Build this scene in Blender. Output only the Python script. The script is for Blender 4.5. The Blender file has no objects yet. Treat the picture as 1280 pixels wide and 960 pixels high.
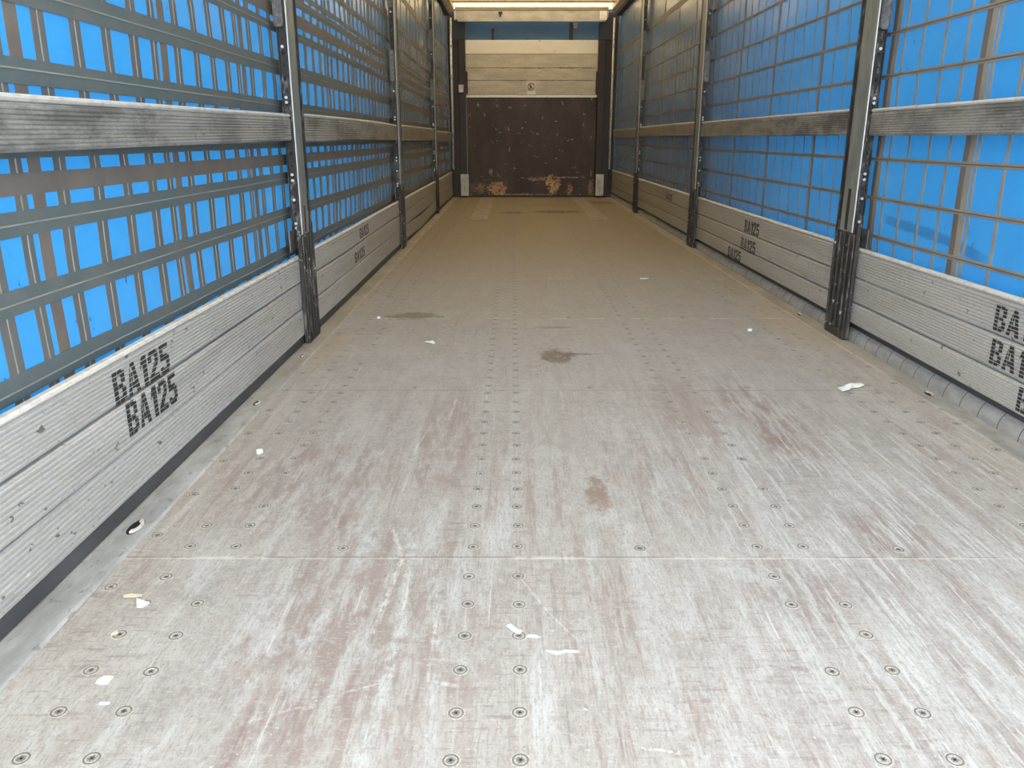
import bpy, bmesh, math, random
from math import sin, cos, pi, radians, atan
random.seed(7)
C = bpy.context.scene.collection
scn = bpy.context.scene

# ------------------------------------------------------------------ camera, world, sun, exposure
CAM_H = 0.925
cd = bpy.data.cameras.new('camera'); cam = bpy.data.objects.new('camera', cd); C.objects.link(cam)
cd.sensor_width = 36; cd.lens = 1000/1280*36; cd.clip_start = .02
cam.location = (0, 0, CAM_H)
cam.rotation_euler = (pi/2-atan(.307), 0, .00096)
scn.camera = cam
w = bpy.data.worlds.new('sky'); scn.world = w; w.use_nodes = True
SKY_COL = (.92, .97, 1.0); SKY_STR = 6.6
bg = w.node_tree.nodes['Background']; bg.inputs[0].default_value = (*SKY_COL, 1); bg.inputs[1].default_value = SKY_STR
sd = bpy.data.lights.new('sun', 'SUN'); sd.energy = 10.0; sd.angle = radians(2); sd.color = (1, .90, .74)
sun = bpy.data.objects.new('sun', sd); C.objects.link(sun)
sun.rotation_euler = (radians(38), 0, 0)
# sun stands high on the left and a little ahead of the front wall, so it never shines in at the rear
from mathutils import Vector
sun.rotation_euler = Vector((-.62, .30, 1.0)).to_track_quat('Z', 'Y').to_euler()
vs = scn.view_settings
vs.view_transform = 'Standard'; vs.look = 'None'; vs.gamma = 1; vs.use_curve_mapping = False; vs.exposure = 0.0

# ------------------------------------------------------------------ key sizes (metres)
XL, XR = -.975, 1.60          # inner faces of the aluminium side boards
CL, CR = -1.03, 1.655         # curtains
YF = 13.5                     # front wall
Y0 = -.25                     # open rear end
LPOST = [3.69, 7.04, 10.42]   # near edge of the post face
RPOST = [3.775, 7.13, 10.56]
LPW, RPW = .13, .15
JOINTS = [1.65, 2.93, 4.215, 5.49, 6.77, 8.05, 9.33, 10.61, 11.89, 13.17]

# ------------------------------------------------------------------ helpers
class MB:
    def __init__(s): s.v = []; s.f = []; s.m = []
    def add(s, vs_, fs, mi=0):
        o = len(s.v); s.v += [tuple(v) for v in vs_]
        for f in fs: s.f.append([i+o for i in f]); s.m.append(mi)
    def box(s, x0, x1, y0, y1, z0, z1, mi=0, bev=0):
        if bev:
            b = min(bev, abs(x1-x0)*.45, abs(y1-y0)*.45, abs(z1-z0)*.45)
            bm = bmesh.new(); bmesh.ops.create_cube(bm, size=1)
            for v in bm.verts:
                v.co = Vector(((x0+x1)/2+v.co.x*(x1-x0), (y0+y1)/2+v.co.y*(y1-y0), (z0+z1)/2+v.co.z*(z1-z0)))
            bmesh.ops.bevel(bm, geom=bm.edges[:], offset=b, segments=2, affect='EDGES', profile=.5)
            bm.verts.index_update()
            s.add([v.co for v in bm.verts], [[v.index for v in f.verts] for f in bm.faces], mi); bm.free(); return
        s.add([(x0,y0,z0),(x1,y0,z0),(x1,y1,z0),(x0,y1,z0),(x0,y0,z1),(x1,y0,z1),(x1,y1,z1),(x0,y1,z1)],
              [(0,3,2,1),(4,5,6,7),(0,1,5,4),(1,2,6,5),(2,3,7,6),(3,0,4,7)], mi)
    def prism(s, pts, axis, a, b, mi=0):      # pts: 2-D polygon in the other two axes
        def P(p, t):
            return {'x': (t, p[0], p[1]), 'y': (p[0], t, p[1]), 'z': (p[0], p[1], t)}[axis]
        n = len(pts)
        s.add([P(p, a) for p in pts]+[P(p, b) for p in pts],
              [list(range(n))[::-1], list(range(n, 2*n))]+[(i, (i+1) % n, n+(i+1) % n, n+i) for i in range(n)], mi)
    def disc(s, c, r, h, axis='z', n=14, mi=0, ry=None):
        ry = ry or r
        pts = [(r*cos(2*pi*i/n), ry*sin(2*pi*i/n)) for i in range(n)]
        if axis == 'z': s.prism([(c[0]+p[0], c[1]+p[1]) for p in pts], 'z', c[2], c[2]+h, mi)
        if axis == 'x': s.prism([(c[1]+p[0], c[2]+p[1]) for p in pts], 'x', c[0], c[0]+h, mi)
        if axis == 'y': s.prism([(c[0]+p[0], c[2]+p[1]) for p in pts], 'y', c[1], c[1]+h, mi)
    def ring(s, c, r0, r1, h, n=16, mi=0, axis='z'):
        vs_ = []; fs = []
        for k in range(n):
            a = 2*pi*k/n
            for r, z in ((r0, 0), (r0, h), (r1, h), (r1, 0)):
                if axis == 'z': vs_.append((c[0]+r*cos(a), c[1]+r*sin(a), c[2]+z))
                else: vs_.append((c[0]+r*cos(a), c[1]+z, c[2]+r*sin(a)))
        for k in range(n):
            q = (k+1) % n
            for j in range(3): fs.append((4*k+j, 4*q+j, 4*q+j+1, 4*k+j+1))
        s.add(vs_, fs, mi)
    def build(s, name, mats, parent=None, smooth=False):
        me = bpy.data.meshes.new(name); me.from_pydata(s.v, [], s.f)
        for m in (mats if isinstance(mats, (list, tuple)) else [mats]): me.materials.append(m)
        for p, m in zip(me.polygons, s.m): p.material_index = m; p.use_smooth = smooth
        bm = bmesh.new(); bm.from_mesh(me); bmesh.ops.recalc_face_normals(bm, faces=bm.faces[:]); bm.to_mesh(me); bm.free()
        me.update()
        o = bpy.data.objects.new(name, me); C.objects.link(o)
        if parent: o.parent = parent; o.matrix_parent_inverse = parent.matrix_world.inverted() if parent.type != 'MESH' else o.matrix_parent_inverse
        return o
def tag(o, label, cat=None, group=None, kind=None):
    if label: o['label'] = label
    if cat: o['category'] = cat
    if group: o['group'] = group
    if kind: o['kind'] = kind
    return o
def empty(name, loc=(0, 0, 0)):
    o = bpy.data.objects.new(name, None); C.objects.link(o); o.location = loc
    o.empty_display_size = .1
    return o
def put(mb, name, mats, root, smooth=False):
    """build a part whose verts are in world space under an Empty standing at root.location"""
    l = root.location if root.type == 'EMPTY' else Vector((0, 0, 0))
    mb.v = [(v[0]-l.x, v[1]-l.y, v[2]-l.z) for v in mb.v]
    me = mb.build(name, mats, None, smooth); me.parent = root
    return me

# ------------------------------------------------------------------ materials
class NT:
    def __init__(s, name):
        s.m = bpy.data.materials.new(name); s.m.use_nodes = True; s.t = s.m.node_tree
        s.b = s.t.nodes['Principled BSDF']; s.geo = s.t.nodes.new('ShaderNodeNewGeometry')
    def n(s, typ, **kw):
        x = s.t.nodes.new(typ)
        for k, v in kw.items(): setattr(x, k, v)
        return x
    def L(s, a, b): s.t.links.new(a, b)
    def val(s, sock, v):
        if hasattr(v, 'is_linked') or hasattr(v, 'links'): s.L(v, sock)
        else: sock.default_value = v
    def math(s, op, a, b=0., c=0., clamp=False):
        x = s.n('ShaderNodeMath', operation=op, use_clamp=clamp)
        for i, q in enumerate((a, b, c)): s.val(x.inputs[i], q)
        return x.outputs[0]
    def pos(s, scale=(1, 1, 1), loc=(0, 0, 0), rot=(0, 0, 0)):
        x = s.n('ShaderNodeMapping'); s.L(s.geo.outputs['Position'], x.inputs[0])
        x.inputs['Scale'].default_value = scale; x.inputs['Location'].default_value = loc; x.inputs['Rotation'].default_value = rot
        return x.outputs[0]
    def noise(s, scale=(1, 1, 1), size=5., detail=4., rough=.6, loc=(0, 0, 0), rot=(0, 0, 0), dist=0.):
        x = s.n('ShaderNodeTexNoise'); s.L(s.pos(scale, loc, rot), x.inputs['Vector'])
        x.inputs['Scale'].default_value = size; x.inputs['Detail'].default_value = detail
        x.inputs['Roughness'].default_value = rough; x.inputs['Distortion'].default_value = dist
        return x.outputs['Fac']
    def ramp(s, v, a, b, c=0., d=1.):
        x = s.n('ShaderNodeMapRange', clamp=True, interpolation_type='SMOOTHSTEP')
        s.val(x.inputs['Value'], v)
        for k, q in zip(('From Min', 'From Max', 'To Min', 'To Max'), (a, b, c, d)): s.val(x.inputs[k], q)
        return x.outputs[0]
    def mix(s, f, a, b):
        x = s.n('ShaderNodeMix', data_type='RGBA'); s.val(x.inputs[0], f)
        for i, q in ((6, a), (7, b)):
            if isinstance(q, tuple): q = (*q[:3], 1)
            s.val(x.inputs[i], q)
        return x.outputs[2]
    def xyz(s):
        x = s.n('ShaderNodeSeparateXYZ'); s.L(s.geo.outputs['Position'], x.inputs[0]); return x.outputs
    def blob(s, c, r, nz, k=.5):               # soft irregular ellipse
        x = s.n('ShaderNodeVectorMath', operation='SUBTRACT'); s.L(s.geo.outputs['Position'], x.inputs[0]); x.inputs[1].default_value = c
        y = s.n('ShaderNodeVectorMath', operation='DIVIDE'); s.L(x.outputs[0], y.inputs[0]); y.inputs[1].default_value = r
        z = s.n('ShaderNodeVectorMath', operation='LENGTH'); s.L(y.outputs[0], z.inputs[0])
        d = s.math('ADD', z.outputs['Value'], s.math('MULTIPLY', s.math('SUBTRACT', nz, .5), k*4))
        return s.ramp(d, .6, 1.1, 1, 0)
    def fin(s, col, rough=.6, metal=0., bump=None, bs=.3, bd=.002, spec=.5, coat=0.):
        s.val(s.b.inputs['Base Color'], (*col, 1) if isinstance(col, tuple) else col)
        s.val(s.b.inputs['Roughness'], rough); s.val(s.b.inputs['Metallic'], metal)
        s.b.inputs['Specular IOR Level'].default_value = spec
        if bump is not None:
            x = s.n('ShaderNodeBump'); s.L(bump, x.inputs['Height']); x.inputs['Strength'].default_value = bs; x.inputs['Distance'].default_value = bd
            s.L(x.outputs[0], s.b.inputs['Normal'])
        return s.m

def mat_alu(name, base, grime, gk=.45, streak=(1, .35, 3)):
    t = NT(name)
    big = t.noise(streak, 3.5, 5, .65); fine = t.noise((1, 1, 3), 60, 3, .7); spots = t.noise((1, 1, 1.6), 26, 4, .6, loc=(3, 7, 1))
    lum = t.noise((1, .5, 8), 1.2, 2, .5, loc=(9, 2, 4))
    c = t.mix(t.ramp(big, .42, .72 if gk < .6 else .63, 0, gk), base, grime)
    c = t.mix(t.ramp(lum, .35, .7, 0, .35), c, tuple(min(1, v*1.25) for v in base))
    c = t.mix(t.ramp(fine, .5, .75, 0, .35), c, grime)
    c = t.mix(t.ramp(spots, .655, .70, 0, .75), c, (.06, .055, .05))
    c = t.mix(t.ramp(t.noise((1, 1, 3), 34, 3, .6, loc=(1, 3, 8)), .68, .72, 0, .7), c, (.75, .73, .68))
    c = t.mix(t.ramp(t.xyz()[1], 3.2, 9.0, 0, .62), c, t.mix(big, (.20, .175, .14), (.33, .30, .25)))   # browner and darker towards the front
    return t.fin(c, t.ramp(fine, .3, .7, .42, .62), .35, fine, .15, .001)
M = {}
M['board'] = mat_alu('aluminium_board', (.56, .555, .535), (.29, .28, .26))
M['slat'] = mat_alu('aluminium_slat_grimy', (.42, .41, .38), (.13, .125, .115), .85, (1, 1.2, 3))
t = NT('aluminium_lip'); n = t.noise((1, 1, 2), 30, 3)
M['lip'] = t.fin(t.mix(t.ramp(n, .45, .7, 0, .5), (.86, .83, .77), (.52, .49, .44)), .4, .25)  # pale tone paints in the highlight along the top edges
t = NT('galvanised_steel'); n = t.noise((1, 1, .5), 14, 4); n2 = t.noise((1, 1, .2), 50, 3)
M['galv'] = t.fin(t.mix(t.ramp(n, .35, .7), (.30, .325, .30), (.42, .44, .40)), t.ramp(n2, .3, .7, .35, .55), .45, n2, .1, .001)
t = NT('galvanised_edge'); M['edge'] = t.fin((.72, .73, .70), .35, .4)
t = NT('dark_steel_rail'); n = t.noise((1, 1, .35), 40, 4, .7)
c = t.mix(t.ramp(n, .5, .68), (.035, .033, .032), (.20, .19, .18))
M['dark'] = t.fin(c, .5, .3, n, .3, .001)
t = NT('worn_black_sleeve'); n = t.noise((1, 1, .12), 70, 4, .75); n2 = t.noise((1, 1, 1), 35, 4, .6)
c = t.mix(t.ramp(n, .52, .68), (.04, .035, .032), (.22, .20, .18))
c = t.mix(t.ramp(n2, .62, .70), c, (.50, .47, .42))
M['sleeve'] = t.fin(c, .55, .2, n, .4, .002)
t = NT('bracket_grey'); n = t.noise((1, 1, 1), 40, 3)
M['bracket'] = t.fin(t.mix(t.ramp(n, .4, .7), (.12, .12, .12), (.24, .24, .23)), .45, .4)
t = NT('hole_black'); M['hole'] = t.fin((.008, .008, .008), .8)
t = NT('bright_rivet'); M['rivet'] = t.fin((.80, .80, .78), .3, .6)
t = NT('stencil_ink'); n = t.noise((1, 1, 1), 90, 3)
M['ink'] = t.fin(t.mix(t.ramp(n, .56, .72, 0, .7), (.03, .028, .026), (.20, .19, .17)), .7)

# blue tarpaulin: lets daylight through and has a plastic sheen
def mat_tarp(name, col, tcol, fac, rough=.27, extra=None, far_sheen=True, grunge=.35, spec=.5):
    t = NT(name)
    n = t.noise((1, 1, 1), 7, 5, .65); marks = t.noise((1, 1, .45), 38, 4, .65, loc=(5, 2, 8)); area = t.noise((1, 1, 1), 2.2, 2, .5, loc=(2, 9, 3))
    c = t.mix(t.ramp(n, .4, .75, 0, grunge), col, tuple(v*.72 for v in col))
    mk = t.math('MULTIPLY', t.ramp(marks, .63, .70), t.ramp(area, .50, .62))
    c = t.mix(t.math('MULTIPLY', mk, .75), c, (.015, .03, .06))
    if extra: c = extra(t, c)
    # dust-grey film: the far bays' grazing sheen painted in, stronger towards the front wall
    p = t.xyz(); veil = t.math('MULTIPLY', 1. if far_sheen else .15, t.ramp(p[1], 3.2, 8.5, .05, .80))
    veil = t.math('MULTIPLY', veil, t.ramp(area, .3, .6, .8, 1))
    c = t.mix(veil, c, (.115, .14, .185)); tcol = t.mix(t.ramp(p[1], 3.2, 8.0, 0, .97), tcol, (.05, .05, .05)) if far_sheen else tcol
    wv = t.noise((1, 1, .5), 9, 3, .5)
    t.fin(c, rough, 0., wv, .12, .006, spec)
    tr = t.n('ShaderNodeBsdfTranslucent')
    x = t.mix(t.math('MULTIPLY', mk, .5), tcol, (.01, .03, .08)); t.L(x, tr.inputs[0])
    ms = t.n('ShaderNodeMixShader'); ms.inputs[0].default_value = fac
    t.L(t.b.outputs[0], ms.inputs[1]); t.L(tr.outputs[0], ms.inputs[2])
    t.L(ms.outputs[0], t.t.nodes['Material Output'].inputs[0])
    return t.m
BLUE = (.045, .30, .68); TB = (.035, .36, .88)
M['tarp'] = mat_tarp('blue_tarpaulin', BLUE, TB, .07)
def smear(t, c):
    pz = t.xyz(); nz = t.noise((1, 1, 1), 12, 4)
    # one long curved dark rub mark on the near right curtain
    y = pz[1]; z = pz[2]
    zc = t.math('ADD', t.math('MULTIPLY', t.math('SUBTRACT', 3.75, y), -.04), t.math('ADD', .585, t.math('MULTIPLY', t.math('POWER', t.math('MAXIMUM', t.math('SUBTRACT', 3.25, y), 0.), 2.), -.17)))
    d = t.math('ABSOLUTE', t.math('SUBTRACT', z, zc))
    m = t.ramp(t.math('ADD', d, t.math('MULTIPLY', t.math('SUBTRACT', nz, .5), .02)), .014, .026, 1, 0)
    lim = t.math('MULTIPLY', t.ramp(y, 2.75, 2.9), t.ramp(y, 3.58, 3.66, 1, 0))
    return t.mix(t.math('MULTIPLY', t.math('MULTIPLY', m, lim), .85), c, (.02, .09, .20))
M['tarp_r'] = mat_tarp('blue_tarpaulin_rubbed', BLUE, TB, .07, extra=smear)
M['front_tarp'] = mat_tarp('front_blue_tarpaulin', (.15, .33, .58), (.08, .26, .60), .4, .5, far_sheen=False)
def mat_strap(name, a, b, rough=.5):
    t = NT(name); n = t.noise((1, 1, 1), 9, 4, .6)
    c = t.mix(t.ramp(n, .35, .7), a, b); y = t.xyz()[1]
    c = t.mix(t.ramp(y, 2.5, 7.5, 0, .8), c, (.215, .19, .15))        # browner towards the front
    return t.fin(c, rough, 0, t.noise((1, 1, 1), 300, 2), .1, .0005)
M['strap_l'] = mat_strap('strap_teal_grey', (.115, .15, .155), (.15, .17, .165))
M['strap_lv'] = mat_strap('strap_grey', (.13, .14, .14), (.165, .16, .15))
M['strap_brown'] = mat_strap('strap_brown_grey', (.165, .14, .12), (.20, .175, .15))
M['strap_r'] = mat_strap('strap_tan_grey', (.37, .34, .285), (.29, .265, .225))
M['seam'] = mat_strap('strap_seam_thread', (.36, .37, .33), (.26, .26, .23))
M['seam_d'] = mat_strap('strap_seam_dark', (.09, .08, .07), (.16, .14, .11))

# floor plywood
def mat_floor():
    t = NT('coated_plywood_floor'); p = t.xyz(); x, y = p[0], p[1]
    long = t.noise((1, .055, 1), 30, 5, .62); long2 = t.noise((1, .12, 1), 13, 5, .65, loc=(4, 1, 0), rot=(0, 0, .08))
    big = t.noise((1, .5, 1), 1.8, 4, .6, loc=(3, 3, 0)); fine = t.noise((1, 1, 1), 140, 3, .7)
    mott = t.noise((1, .55, 1), 9, 6, .7, loc=(8, 2, 0)); cross = t.noise((.18, 1, 1), 55, 4, .7, loc=(1, 5, 0))
    # more scuffed near the rear doors, more even dirt with painted roof warmth towards the front
    near = t.ramp(y, 1.4, 4.4, 1, 0)
    fs1 = t.noise((1, .07, 1), 150, 4, .7, loc=(5, 2, 0)); fs2 = t.noise((.09, 1, 1), 120, 3, .7, loc=(2, 7, 0)); grit = t.noise((1, .6, 1), 38, 6, .8, loc=(6, 6, 0))
    base = t.mix(t.ramp(mott, .35, .65), (.37, .335, .30), (.475, .445, .405))
    base = t.mix(t.math('MULTIPLY', t.ramp(grit, .42, .62), .45), base, (.55, .53, .50))
    film = t.mix(t.ramp(fine, .3, .7), (.30, .235, .205), (.38, .315, .28))
    far = t.mix(t.ramp(y, 3.0, 9.0), base, t.mix(t.ramp(mott, .35, .65), (.33, .268, .175), (.395, .325, .225)))
    k = t.math('ADD', t.math('ADD', t.math('MULTIPLY', long, .42), t.math('MULTIPLY', mott, .30)), t.math('MULTIPLY', fs1, .28))
    filmmask = t.math('MULTIPLY', t.ramp(k, .49, .57), t.ramp(big, .36, .54))
    c = t.mix(t.math('MULTIPLY', filmmask, t.math('ADD', t.math('MULTIPLY', near, .70), .12)), far, film)
    # cross-grained wear showing the film, with the pattern of the support wheels
    cm = t.math('MULTIPLY', t.ramp(t.math('ADD', t.math('MULTIPLY', cross, .6), t.math('MULTIPLY', fs2, .4)), .52, .62), t.ramp(t.noise((1, .4, 1), 3.2, 3, .5, loc=(7, 0, 0)), .46, .60))
    c = t.mix(t.math('MULTIPLY', cm, t.math('ADD', t.math('MULTIPLY', near, .6), .08)), c, (.27, .215, .195))
    # worn-through reddish tracks
    wn = t.noise((1, .2, 1), 28, 5, .7, loc=(9, 9, 0))
    for cc, rr, a_ in (((.87, 2.62, 0), (.13, .42, 1), .8), ((-.60, 2.15, 0), (.26, .35, 1), .5), ((-.26, 1.45, 0), (.24, .42, 1), .55), ((-.22, 2.45, 0), (.12, .5, 1), .45),
                       ((.93, 1.76, 0), (.12, .14, 1), .6), ((.60, 1.5, 0), (.10, .15, 1), .45), ((.45, 2.1, 0), (.12, .3, 1), .35), ((-.35, 1.10, 0), (.10, .12, 1), .5), ((1.12, 1.3, 0), (.1, .4, 1), .4)):
        m = t.math('MULTIPLY', t.blob(cc, rr, big, .8), t.ramp(wn, .42, .56))
        c = t.mix(t.math('MULTIPLY', m, a_), c, (.275, .19, .165))
    # pale dust streaks
    dst = t.math('MULTIPLY', t.math('MULTIPLY', t.ramp(long2, .50, .66), t.ramp(fs1, .38, .60, .35, 1)), t.math('ADD', t.math('MULTIPLY', near, .75), .06))
    c = t.mix(dst, c, (.585, .59, .56))
    right = t.math('MULTIPLY', t.ramp(x, .0, .9), t.ramp(y, 1.6, 4.0, 1, 0))
    c = t.mix(t.math('MULTIPLY', t.ramp(t.noise((1, .06, 1), 60, 6, .7, loc=(1, 8, 0), rot=(0, 0, -.16)), .51, .60), t.math('MULTIPLY', right, .8)), c, (.62, .62, .59))
    patch = t.ramp(t.noise((1, .6, 1), 7, 7, .78, loc=(11, 4, 0), dist=.6), .54, .64)
    c = t.mix(t.math('MULTIPLY', patch, t.math('MULTIPLY', near, .42)), c, (.60, .605, .59))
    # single long drag marks
    sn = t.noise((1, 1, 1), 30, 4, .7, loc=(1, 1, 4)); bx = t.math('MULTIPLY', t.math('SUBTRACT', sn, .5), .035)
    def seg(p0, p1, w_, col, al):
        nonlocal c
        L2 = (p1[0]-p0[0])**2+(p1[1]-p0[1])**2; dx, dy = (p1[0]-p0[0]), (p1[1]-p0[1])
        ux = t.math('SUBTRACT', x, p0[0]); uy = t.math('SUBTRACT', y, p0[1])
        h = t.math('ADD', t.math('MULTIPLY', ux, dx/L2), t.math('MULTIPLY', uy, dy/L2), clamp=True)
        ex = t.math('SUBTRACT', ux, t.math('MULTIPLY', h, dx)); ey = t.math('SUBTRACT', uy, t.math('MULTIPLY', h, dy))
        d = t.math('SQRT', t.math('ADD', t.math('MULTIPLY', ex, ex), t.math('MULTIPLY', ey, ey)))
        d = t.math('ADD', d, t.math('MULTIPLY', bx, min(1.3, w_*120)))
        m = t.math('MULTIPLY', t.ramp(d, w_*.15, w_*1.35, 1, 0), sm2)
        c = t.mix(t.math('MULTIPLY', m, al), c, col)
    W1 = (.68, .66, .60); W2 = (.59, .60, .57); sm2 = t.math('MULTIPLY', t.ramp(fs1, .36, .56, .30, 1), t.ramp(grit, .40, .54, .15, 1))
    for pts_, w_, col, al in (([(-.296, 1.794), (-.253, 1.636), (-.264, 1.485), (-.273, 1.356)], .007, W1, .85), ([(-.24, 1.72), (-.221, 1.356), (-.229, 1.189), (-.238, 1.0)], .014, W2, .75),
                              ([(.016, 1.56), (.072, 1.426), (.125, 1.33)], .0025, W1, .8), ([(.202, 1.046), (.262, 1.034), (.266, 1.007)], .003, (.75, .72, .62), .9),
                              ([(-.32, 1.165), (-.24, 1.2)], .003, W1, .7), ([(-.155, 1.40), (-.150, 1.209), (-.10, 1.194)], .005, W1, .7), ([(-.791, 1.454), (-.770, 1.565)], .0015, W1, .8), ([(-.780, 1.452), (-.757, 1.565)], .0012, W1, .8),
                              ([(-.45, 1.098), (-.368, 1.137), (-.335, 1.141)], .003, W1, .5), ([(-.273, 2.56), (-.302, 2.331), (-.303, 2.234)], .004, W1, .7), ([(-.21, 2.82), (-.217, 2.591)], .005, W1, .6),
                              ([(-.385, 1.425), (-.405, 1.30)], .010, W2, .6), ([(-.162, 1.5), (-.14, 1.33), (-.143, 1.15)], .012, W2, .55), ([(-.335, 1.80), (-.365, 1.55), (-.40, 1.2)], .016, W2, .5),
                              ([(.733, 1.70), (.765, 1.2)], .008, W2, .6), ([(.66, 1.3), (.70, .95)], .010, W2, .6), ([(.85, 1.45), (.93, 1.0)], .012, W2, .6), ([(.176, 1.674), (.213, 1.441), (.213, 1.211)], .006, (.27, .21, .19), .5),
                              ([(-.62, 2.0), (-.70, 1.3)], .012, W2, .5), ([(-.50, 1.60), (-.56, 1.05)], .007, W2, .45)):
        for q0, q1 in zip(pts_, pts_[1:]): seg(q0, q1, w_, col, al)
    # thin scratches at several angles
    for i, (r, s_, th) in enumerate(((.0, 46, .70), (.22, 30, .715), (-.30, 34, .715), (.9, 22, .73), (-.12, 60, .70))):
        sc = t.noise((1, .025, 1), s_, 3, .55, loc=(i*3.1, i*1.7, 0), rot=(0, 0, r))
        gate = t.ramp(t.noise((1, 1, 1), 2.6, 2, .5, loc=(i*2.3, i, 0)), .46, .60)
        c = t.mix(t.math('MULTIPLY', t.math('MULTIPLY', t.ramp(sc, th-.03, th), gate), t.math('ADD', t.math('MULTIPLY', near, .7), .12)), c, (.68, .66, .61))
    dk = t.noise((1, .03, 1), 60, 3, .5, loc=(20, 3, 0), rot=(0, 0, -.05))
    c = t.mix(t.math('MULTIPLY', t.ramp(dk, .66, .70), .35), c, (.18, .15, .13))
    # fine grid of the pressed mesh finish
    mg = t.noise((1, .22, 1), 190, 3, .8, loc=(3, 1, 0)); mg2 = t.noise((.3, 1, 1), 160, 3, .8, loc=(6, 4, 0))
    c = t.mix(t.math('MULTIPLY', t.ramp(mg, .50, .62), t.math('ADD', t.math('MULTIPLY', near, .40), .08)), c, (.27, .225, .20))
    c = t.mix(t.math('MULTIPLY', t.ramp(mg2, .54, .66), t.math('ADD', t.math('MULTIPLY', near, .30), .05)), c, (.66, .65, .62))
    c = t.mix(t.math('MULTIPLY', t.ramp(fine, .5, .75), .22), c, (.22, .18, .16))
    c = t.mix(t.math('MULTIPLY', t.ramp(t.noise((1, 1, 1), 85, 3, .6, loc=(3, 3, 3)), .68, .73), .7), c, (.72, .70, .64))
    nz = t.noise((1, 1, 1), 16, 6, .75); sp = t.ramp(grit, .36, .52, .35, 1)
    for cc, rr, col, a in (((.20, 3.44, 0), (.085, .14, 1), (.17, .12, .085), .85), ((.30, 3.47, 0), (.11, .02, 1), (.20, .15, .11), .7),
                           ((-.55, 4.28, 0), (.16, .10, 1), (.19, .15, .11), .75), ((.232, 1.99, 0), (.035, .12, 1), (.26, .17, .12), .75),
                           ((-.02, 10.6, 0), (.20, .14, 1), (.13, .09, .05), .8), ((.60, 10.75, 0), (.34, .22, 1), (.12, .085, .045), .9),
                           ((1.33, 12.3, 0), (.22, .30, 1), (.15, .11, .06), .7), ((.55, 11.9, 0), (.5, .3, 1), (.25, .18, .10), .35),
                           ((.22, 4.0, 0), (.10, .03, 1), (.24, .19, .15), .6), ((.62, 2.75, 0), (.12, .45, 1), (.29, .20, .16), .35),
                           ((1.42, 4.1, 0), (.12, .55, 1), (.54, .43, .28), .40), ((-.84, 3.6, 0), (.06, .4, 1), (.50, .41, .27), .35)):
        c = t.mix(t.math('MULTIPLY', t.math('MULTIPLY', t.blob(cc, rr, nz, .75), sp), a), c, col)
    # plywood butt joints across the floor and the two lengthwise seams
    wob = t.math('MULTIPLY', t.math('SUBTRACT', nz, .5), .012)
    jn = t.noise((1, 1, 1), 5, 5, .75, loc=(0, 0, 5))
    for i, jy in enumerate(JOINTS):
        d = t.math('ABSOLUTE', t.math('SUBTRACT', y, jy)); dd = t.math('ABSOLUTE', t.math('SUBTRACT', t.math('ADD', y, wob), jy-.004))
        hw = .0028+.0006*i
        c = t.mix(t.math('MULTIPLY', t.ramp(dd, hw*1.2, hw*3.4, 1, 0), t.ramp(jn, .38, .60, .70 if i < 3 else .22, .12)), c, (.70, .67, .60) if i != 1 else (.42, .40, .37))
        c = t.mix(t.math('MULTIPLY', t.ramp(d, hw*.5, hw*1.1, 1, 0), t.ramp(jn, .44, .56, .12, .75)), c, (.15, .13, .12))
    for jx in (-.096, .012):
        d = t.math('ABSOLUTE', t.math('SUBTRACT', x, jx))
        c = t.mix(t.math('MULTIPLY', t.ramp(d, .0012, .003, 1, 0), .22), c, (.66, .62, .55))
    hgt = t.math('ADD', t.math('MULTIPLY', fine, .5), long)
    return t.fin(c, t.ramp(mott, .3, .7, .50, .72), 0, hgt, .22, .0012, .35)
M['floor'] = mat_floor()
t = NT('side_sill_metal'); n = t.noise((1, .3, 1), 10, 5, .7); n2 = t.noise((1, .5, 1), 50, 3); y = t.xyz()[1]
c = t.mix(t.ramp(n, .35, .68), (.37, .375, .37), (.58, .60, .60))
c = t.mix(t.ramp(n2, .58, .70, 0, .6), c, (.20, .20, .19))
c = t.mix(t.ramp(y, 1.7, 4.6, 0, .85), c, t.mix(t.ramp(n, .35, .65), (.40, .355, .28), (.50, .45, .36)))
M['sill'] = t.fin(c, .55, .25, n, .3, .002)
t = NT('dark_rubber_gap'); n = t.noise((1, .3, 1), 20, 3); M['gap'] = t.fin(t.mix(n, (.04, .04, .042), (.11, .11, .11)), .6)
t = NT('grey_rubber_seal'); n = t.noise((1, .4, 1), 20, 4); yy = t.xyz()[1]
w_ = t.math('ABSOLUTE', t.math('SUBTRACT', t.math('FRACT', t.math('MULTIPLY', yy, 8.6)), .5))
c = t.mix(t.ramp(w_, .012, .03, 1, 0), t.mix(t.ramp(n, .35, .7), (.33, .32, .31), (.44, .43, .41)), (.14, .13, .12))
M['seal'] = t.fin(c, .85, spec=.1)
t = NT('screw_steel'); n = t.noise((1, 1, 1), 300, 3); n2 = t.noise((1, 1, 1), 2.2, 3)
M['screw'] = t.fin(t.mix(t.ramp(n2, .42, .6, .15, 1), t.mix(t.ramp(n, .4, .6), (.20, .18, .16), (.34, .31, .28)), t.mix(t.ramp(n, .4, .6), (.40, .37, .33), (.58, .55, .49))), .6, .1)
t = NT('screw_recess'); M['recess'] = t.fin((.20, .18, .165), .8)
t = NT('screw_rim_dust'); n = t.noise((1, 1, 1), 300, 3); M['rim'] = t.fin(t.mix(t.ramp(n, .35, .6), (.36, .33, .30), (.56, .53, .47)), .7)
t = NT('white_paper'); n = t.noise((1, 1, 1), 60, 3); M['paper'] = t.fin(t.mix(n, (.90, .90, .88), (.80, .80, .78)), .8)
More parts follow.
